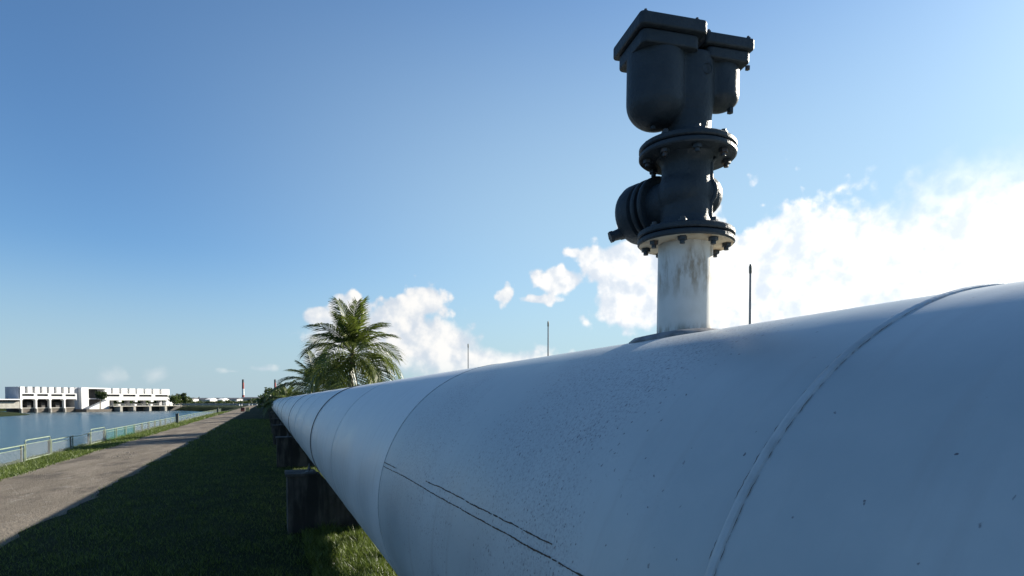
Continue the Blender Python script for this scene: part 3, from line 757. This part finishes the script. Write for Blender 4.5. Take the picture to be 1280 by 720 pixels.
for px, s, lab in ((205.5, 87.5, 'dark post standing taller than the rail halfway along the canal fence'), (270.5, 158., 'tiny dark post at the far end of the canal fence')):
    t = thing('marker_post', lab, 'post', (FENCE_X + .25, s, -.38)); b = MB(); b.prism(rsq(.17, .05), -.1, 1.18); bevel(b.obj('shaft', M_DPOST, t), .02)
    MB().prism(rsq(.20, .05), 1.18, 1.26).obj('cap', M_DPOST, t); MB().box(-.1, .1, -.19, -.172, .75, 1.08).obj('plate', M_STRAP, t)

# ------------------------------------------------------------------ small things on the path
def barrier(loc, rz, mt, label):
    t = thing('road_barrier', label, 'barrier', loc, rz, 'plastic barriers on the path')
    p = [(-.24, 0), (.24, 0), (.24, .18), (.12, .42), (.09, .86), (-.09, .86), (-.12, .42), (-.24, .18)]
    b = MB(); n = len(p); v = [(-.42, y, z) for y, z in p] + [(.42, y, z) for y, z in p]
    b.add(v, [tuple(range(n)), tuple(range(2 * n - 1, n - 1, -1))] + [(i, (i + 1) % n, n + (i + 1) % n, n + i) for i in range(n)])
    bevel(b.obj('body', mt, t), .02); MB().box(-.36, .36, -.07, .07, .862, .92).obj('top_lug', mt, t)
barrier((-5.0, 157, -.06), R(8), M_ORANGE, 'red plastic barrier at the far end of the path')
barrier((-3.95, 157.4, -.03), R(-6), M_YELLOW, 'yellow plastic barrier beside the red one at the path end')
b = MB(); r = random.Random(5)
for _ in range(34):
    q = at(r.gauss(192, 7), 568, 30); s = 34 + r.gauss(0, 1.4); x = -6.2 + r.gauss(0, .7); w = r.uniform(.015, .05)
    ellipsoid(b, (x, s, interp(x, PROF) + w * .2), (w, w * r.uniform(.6, 1.1), w * .5), 6, 4)
st = b.obj('scattered_stones', M_STONE); st['kind'] = 'stuff'; tag(st, 'small pale stones scattered on the worn path', 'stones')

# ------------------------------------------------------------------ barrage building across the canal
A = at(25, 500, 250); Bp = at(212, 500, 310); A.z = Bp.z = 0
bd = (Bp - A); LB = bd.length; bd.normalize(); brz = math.atan2(bd.y, bd.x)
bld = thing('barrage_building', 'long white concrete pump house with dark bays across the canal', 'building', (A.x, A.y, 0), brz)
def fx(px):
    "photo column -> metres along the front"
    d = pdir(px, 500); q = Vector((d.x, d.y)); n = Vector((-bd.y, bd.x)); t = (n.x * A.x + n.y * A.y) / (n.x * q.x + n.y * q.y)
    return (q.x * t - A.x) * bd.x + (q.y * t - A.y) * bd.y
def bx(name, mt, x0, x1, y0, y1, z0, z1, parent=bld): return MB().box(x0, x1, y0, y1, z0, z1).obj(name, mt, parent)
XL = fx(25); X1 = fx(96); X2 = fx(128); X3 = fx(212); ZT = 8.05
# left wing: storey box over deep bays
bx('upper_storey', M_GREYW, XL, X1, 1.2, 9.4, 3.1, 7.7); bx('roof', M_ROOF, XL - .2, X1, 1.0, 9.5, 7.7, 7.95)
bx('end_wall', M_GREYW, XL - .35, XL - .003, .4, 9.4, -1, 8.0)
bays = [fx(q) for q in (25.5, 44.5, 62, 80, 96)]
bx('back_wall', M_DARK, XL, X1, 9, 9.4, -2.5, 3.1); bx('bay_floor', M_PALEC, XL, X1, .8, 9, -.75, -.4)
bx('quay_wall', M_WALLB, XL, X1, 1.0, 9, -4.5, -.76)
for i, (a, c) in enumerate(zip(bays, bays[1:])):
    w = c - a
    bx('window_band', M_WHITE, a, c - .01, .0, 1.19, 3.1, 4.25); bx('window', M_GLASS, a + w * .12, c - w * .10, .5, 1.19, 4.26, 5.1)
    bx('wall_panel', M_WHITE, a, a + w * .12 - .01, 0, 1.19, 4.26, 5.1); bx('wall_panel', M_WHITE, c - w * .10 + .01, c - .01, 0, 1.19, 4.26, 5.1)
    bx('lintel', M_WHITE, a, c - .01, 0, 1.19, 5.11, 5.5)
    for j in range(2):
        p = bx('parapet_fin', M_WHITE, a + w * (.5 * j), a + w * (.5 * j + .30), 0, 1.19, 5.51, ZT)
    b = MB()      # column with haunches
    b.box(a, a + w * .11, .0, 1.4, -1, 3.09); b.obj('column', M_WHITE, bld)
    for s, x in ((1, a + w * .11), (-1, c)):
        MB().add([(x, 0, 3.09), (x + s * w * .07, 0, 3.09), (x, 0, 2.5), (x, 2.2, 3.09), (x + s * w * .07, 2.2, 3.09), (x, 2.2, 2.5)],
                 [(0, 1, 2), (3, 5, 4), (0, 3, 4, 1), (1, 4, 5, 2), (2, 5, 3, 0)]).obj('haunch', M_WHITE, bld)
    bx('pier', M_PALEC, a, a + w * .10, -.6, 1.0, -4.5, -.76)
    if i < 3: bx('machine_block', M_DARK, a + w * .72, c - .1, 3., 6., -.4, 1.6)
# middle block with the stair
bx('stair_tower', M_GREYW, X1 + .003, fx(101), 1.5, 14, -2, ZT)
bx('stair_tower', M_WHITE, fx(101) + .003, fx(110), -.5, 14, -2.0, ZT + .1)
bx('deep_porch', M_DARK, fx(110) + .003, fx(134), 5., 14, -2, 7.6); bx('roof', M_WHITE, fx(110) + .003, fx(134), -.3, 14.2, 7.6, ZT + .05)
bx('gallery', M_GREYW, fx(110) + .003, fx(134), 2.8, 5, 3.0, 3.5)
n = 12
for i in range(n):
    xa = fx(104 + 25 * i / n); xb = fx(104 + 25 * (i + 1) / n); z = -1.0 + 3.9 * (i + 1) / n
    bx('stair_step', M_WHITE, xa, xb - .004, -4.2, -1.6, -1.6, z)
bx('quay_wall', M_WALLB, X1 + .003, X2, -6.5, 6, -4.5, -1.25)
# right wing: raised storey on columns
bays = [fx(q) for q in (131, 152, 172, 192, 212)]
bx('upper_storey', M_GREYW, fx(131), X3, 1.2, 14, 2.7, 7.6); bx('roof', M_ROOF, fx(131), X3, 1.0, 14.2, 7.6, 7.85)
for i, (a, c) in enumerate(zip(bays, bays[1:])):
    w = c - a
    bx('window_band', M_WHITE, a, c - .01, 0, 1.19, 2.6, 4.25); bx('window', M_GLASS, a + w * .10, c - w * .12, .5, 1.19, 4.26, 5.2)
    bx('wall_panel', M_WHITE, a, a + w * .10 - .01, 0, 1.19, 4.26, 5.2); bx('wall_panel', M_WHITE, c - w * .12 + .01, c - .01, 0, 1.19, 4.26, 5.2)
    bx('lintel', M_WHITE, a, c - .01, 0, 1.19, 5.21, 5.6)
    for j in range(2): bx('parapet_fin', M_WHITE, a + w * (.5 * j), a + w * (.5 * j + (.37 if (i, j) != (3, 1) else .5)), 0, 1.19, 5.61, ZT)
    bx('bracket', M_WHITE, c - w * .16, c - .012, .1, 1.6, 1.8, 2.59)
    bx('column', M_GREYW, c - w * .30, c - w * .14, 4, 6, .1, 2.7); bx('column_foot', M_WHITE, c - w * .28, c - w * .16, -1., .8, .1, .9)
bx('gallery_deck', M_PALEC, X2, X3 + 1, -7.5, 8, -.24, .1); bx('rail', M_PALEC, X2, X3, -7.3, -7.0, .8, .92)
for i in range(13): bx('rail_post', M_PALEC, X2 + (X3 - X2) * i / 12, X2 + (X3 - X2) * i / 12 + .12, -7.28, -7.02, .1, .8)
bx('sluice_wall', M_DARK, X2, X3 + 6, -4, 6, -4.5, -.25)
for q in (129, 146, 166, 186):
    x = fx(q) + 2.2; bx('pier', M_PALEC, x, x + 1.1, -8.2, -4.0, -4.5, -.26)
bx('stair_tower', M_WHITE, X3 - 3.0, X3 + .8, -1.4, 1, .1, 1.9)
# low annex to the left
A2 = at(13, 500, 246); an = thing('annex_shed', 'low annex with a pale flat roof left of the white building', 'building', (A2.x, A2.y, -.6), brz)
MB().box(-16, 3.2, 0, 7, 0, 2.6).obj('wall', M_PALEC, an); MB().box(-17, 3.6, -1.6, 8, 3.3, 3.7).obj('roof', M_WHITE, an)
MB().box(-16, 3.2, .3, 7, 2.6, 3.3).obj('window', M_GLASS, an)
MB().add([(-20, 6, 3.7), (-2, 6, 3.7), (-2, 14, 3.7), (-20, 14, 3.7), (-16, 10, 5.6), (-4, 10, 5.6)], [(0, 1, 5, 4), (2, 3, 4, 5), (1, 2, 5), (3, 0, 4)]).obj('hip_roof', M_ROOF, an)
# planting by the building
q = at(125, 500, 258); tree((q.x, q.y, -.9), 'round tree growing in front of the white stair', blobset(3, 8, 1.5, 1.5, 4.2, 6.8, 1.25), 2600, .26, 11, M_DARKLEAF, 4., .22)
for k, (px, dep, hh, lab) in enumerate([(217, 292, 5.2, 'round pale green tree touching the right end of the white building'), (226, 296, 5.4, 'spreading pale green tree second from the white building'),
                                        (232, 330, 5.0, 'third pale green tree right of the white building'), (227, 390, 8.6, 'darker tree rising behind the pale green trees')]):
    q = at(px, 500, dep); tree((q.x, q.y, -.6), lab, blobset(70 + k, 9, 2.7, 2.7, hh * .5, hh * .86, 1.4), 2600, .27, 80 + k, M_LEAF if k < 3 else M_DARKLEAF, hh * .4, .16, 'trees right of the white building')
for k, px in enumerate((140, 157, 176, 196, 206)):
    q = at(px, 500, 345 + 8 * (k % 2)); tree((q.x, q.y, -.4), ('leafy tree seen under the raised wing, %s' % ['nearest the stair', 'second from the stair', 'in its middle', 'fourth from the stair', 'at its right end'][k]),
        blobset(90 + k, 9, 4.0, 2.5, 1.4, 3.4, 1.7), 1500, .40, 95 + k, M_LEAF, 1.2, .2, 'trees behind the raised wing')

# ------------------------------------------------------------------ far road, industry and chimneys
ra, rb_ = at(150, 500, 345), at(352, 500, 352); ra.z = rb_.z = -.4
rd = rb_ - ra; rl = rd.length
road = thing('causeway_barrier', 'long pale concrete road barrier crossing behind the canal end', 'barrier', ra, math.atan2(rd.y, rd.x))
for k in range(24):
    a, c = rl * k / 24, rl * (k + 1) / 24; MB().box(a + .02, c - .02, 0, .3, .25, 1.25).obj('barrier_panel', M_PALEC, road); MB().box(a, a + .35, -.05, .35, -.2, 1.35).obj('post', M_PALEC, road)
rs = MB(); u = rd.normalized(); nn = Vector((-u.y, u.x, 0))
e0, e1 = ra - u * 300, rb_ + u * 300
rs.add([e0 + nn * 1 + Vector((0, 0, .45)), e1 + nn * 1 + Vector((0, 0, .45)), e1 + nn * 9 + Vector((0, 0, .45)), e0 + nn * 9 + Vector((0, 0, .45))], [(0, 1, 2, 3)])
ro = rs.obj('road', M_ROAD); ro['kind'] = 'structure'
for k, px in enumerate((299, 302, 311, 315, 321, 327)):
    q = at(px, 500, 338); q.z = -.4
    bo = thing('bollard', 'small white bollard in the row before the far road barrier', 'bollard', q, 0, 'white bollards at the far road')
    MB().lathe([(.28, 0), (.25, .75), (.12, .85)], 10).obj('body', M_WHITE, bo, True)
def shed(px0, px1, dep, h, label, wall, roofm=None, door=True):
    a, c = at(px0, 500, dep), at(px1, 500, dep); w = (c - a).length
    t = thing('warehouse', label, 'warehouse', (a.x, a.y, -.4), -PSI, 'far industrial sheds')
    MB().box(0, w, 0, 18, 0, h).obj('wall', wall, t)
    MB().add([(-.5, -.8, h), (w + .5, -.8, h), (w + .5, 18.8, h), (-.5, 18.8, h), (-.5, 9, h + 1.8), (w + .5, 9, h + 1.8)], [(0, 1, 5, 4), (2, 3, 4, 5), (0, 4, 3), (1, 2, 5), (0, 3, 2, 1)]).obj('roof', roofm or M_ROOF, t)
    if door: MB().box(w * .3, w * .6, -.08, -.005, 0, h * .7).obj('door', M_DARK, t)
shed(228, 262, 760, 4.3, 'long dark roofed shed right behind the pale green trees', M_GREYW); shed(263, 296, 800, 4.6, 'second long dark roofed shed left of the striped chimney', M_GREYW)
shed(236, 238.6, 735, 4.6, 'narrow bright white shed in front of the long dark roof', M_WHITE, M_ROOF, False); shed(257, 262.5, 735, 4.0, 'bright white shed in the middle of the far row', M_WHITE, M_WHITE)
shed(272, 277.5, 735, 3.8, 'bright white shed nearest the striped chimney', M_WHITE, M_WHITE); shed(300, 330, 900, 6.0, 'long pale works hall at the foot of the striped chimney', M_PALEC)
def chimney(px, ytop, dep, rad, label):
    q = at(px, 500, dep); H = (500.6 - ytop) / FPX * dep + EYE; t = thing('chimney', label, 'chimney', (q.x, q.y, 0), 0, 'striped power station chimneys')
    n = 7
    for i in range(n):
        r0 = rad * (1.15 - .3 * i / n); r1 = rad * (1.15 - .3 * (i + 1) / n)
        MB().lathe([(r0, H * i / n), (r1, H * (i + 1) / n)], 20).obj('band', (M_WHITE, M_RED, M_WHITE, M_WHITE, M_RED, M_RED, M_ROOF)[i], t, True)
    MB().lathe([(rad * .95, H * .985), (rad * .95, H * 1.005)], 20).obj('rim', M_ROOF, t)
chimney(304, 474.5, 2100, 3.6, 'tall red and white striped chimney on the horizon'); chimney(344, 474.5, 2100, 3.3, 'dark chimney half hidden behind the bushy trees')
g = np.random.default_rng(3)
bl = []
for i in range(150):
    px = g.uniform(-20, 350); dep = g.uniform(460, 640); q = at(px, 500, dep)
    hh = g.uniform(1.2, 2.2) + (1.6 if px > 315 else 0); bl.append((q.x, q.y, hh * .5 - .4, g.uniform(4, 9), g.uniform(2, 4), hh))
tl = link('hedgerow', leaf_cloud(bl, 24000, .75, 5, M_DARKLEAF, 'hedgerow')); tl['kind'] = 'stuff'; tag(tl, 'distant dark green scrub along the horizon', 'scrub')
bl = []
for i in range(220):
    px = g.uniform(-300, 1500); dep = g.uniform(1300, 1900); q = at(px, 500, dep)
    hh = g.uniform(3, 7); bl.append((q.x, q.y, hh * .5 - .4, g.uniform(12, 30), g.uniform(5, 12), hh))
tl = link('far_wood', leaf_cloud(bl, 26000, 2.2, 6, M_DARKLEAF, 'far_wood')); tl['kind'] = 'stuff'; tag(tl, 'far low wood on the horizon line', 'wood')

# ------------------------------------------------------------------ grass
def blades(regions, name, label):
    Vs = []; Ts = []
    for (x0, x1, y0, y1, n, h, w, ok) in regions:
        u = nrg.random(n); y = y0 + (y1 - y0) * u ** 1.5; x = nrg.uniform(x0, x1, n)
        if ok is not None: keep = ok(x, y); x, y = x[keep], y[keep]
        n = len(x)
        z = np.array([gz(a, b) for a, b in zip(x, y)])
        cl = .5 + .5 * np.sin(x * 2.1 + np.sin(y * 1.3) * 2) * np.sin(y * 1.7 + np.sin(x * 1.9)); far = 1 + np.clip((y - 14) / 60, 0, 1.6)
        cl2 = np.clip(np.sin(x * 5.3 + 3 * np.sin(y * .7)) * np.sin(y * 4.1 + 2 * np.sin(x * 1.1)), 0, 1) ** 3
        hh = h * nrg.uniform(.45, 1.25, n) * (.7 + .5 * cl + 1.3 * cl2) * far ** .3; a = nrg.uniform(0, 6.283, n); ww = w * nrg.uniform(.7, 1.3, n) * far
        b = nrg.uniform(0, 6.283, n); ln = hh * nrg.uniform(.2, 1.0, n)
        P = np.stack([x, y, z - .005], 1); S = np.stack([np.cos(a) * ww, np.sin(a) * ww, 0 * a], 1); T = P + np.stack([np.cos(b) * ln, np.sin(b) * ln, hh], 1)
        Vs.append(np.stack([P - S, P + S, T], 1).reshape(-1, 3)); Ts.append(np.clip(nrg.random(n) ** 1.6 * .9 + .2 * cl - .05, 0, 1))
    V = np.concatenate(Vs); F = np.arange(len(V)).reshape(-1, 3)
    o = link(name, quick_mesh(name, V, F, M_BLADE, np.concatenate(Ts))); o['kind'] = 'stuff'; tag(o, label, 'grass'); return o
jag = lambda x, y: (x > PATH_R + .02 + .10 * np.sin(y * .9 + 4.) + .13 * nrg.normal(size=len(x)))
blades([(-4.5, 4.4, 7.6, 34, 120000, .060, .0050, jag), (.6, 3.8, 7.8, 12.4, 42000, .115, .0085, None),
        (-4.6, 1., 34, 90, 22000, .075, .010, jag)], 'lawn_grass', 'short lawn grass around the pipe supports')
jag2 = lambda x, y: (x < PATH_L + .02 + .10 * np.sin(y * .9 + 1.) + .14 * nrg.normal(size=len(x)))
blades([(-11.6, -8.1, 24, 70, 60000, .085, .010, jag2), (-11.8, -8.1, 70, 170, 24000, .10, .02, jag2)], 'verge_grass', 'bright green grass verge between path and canal fence')
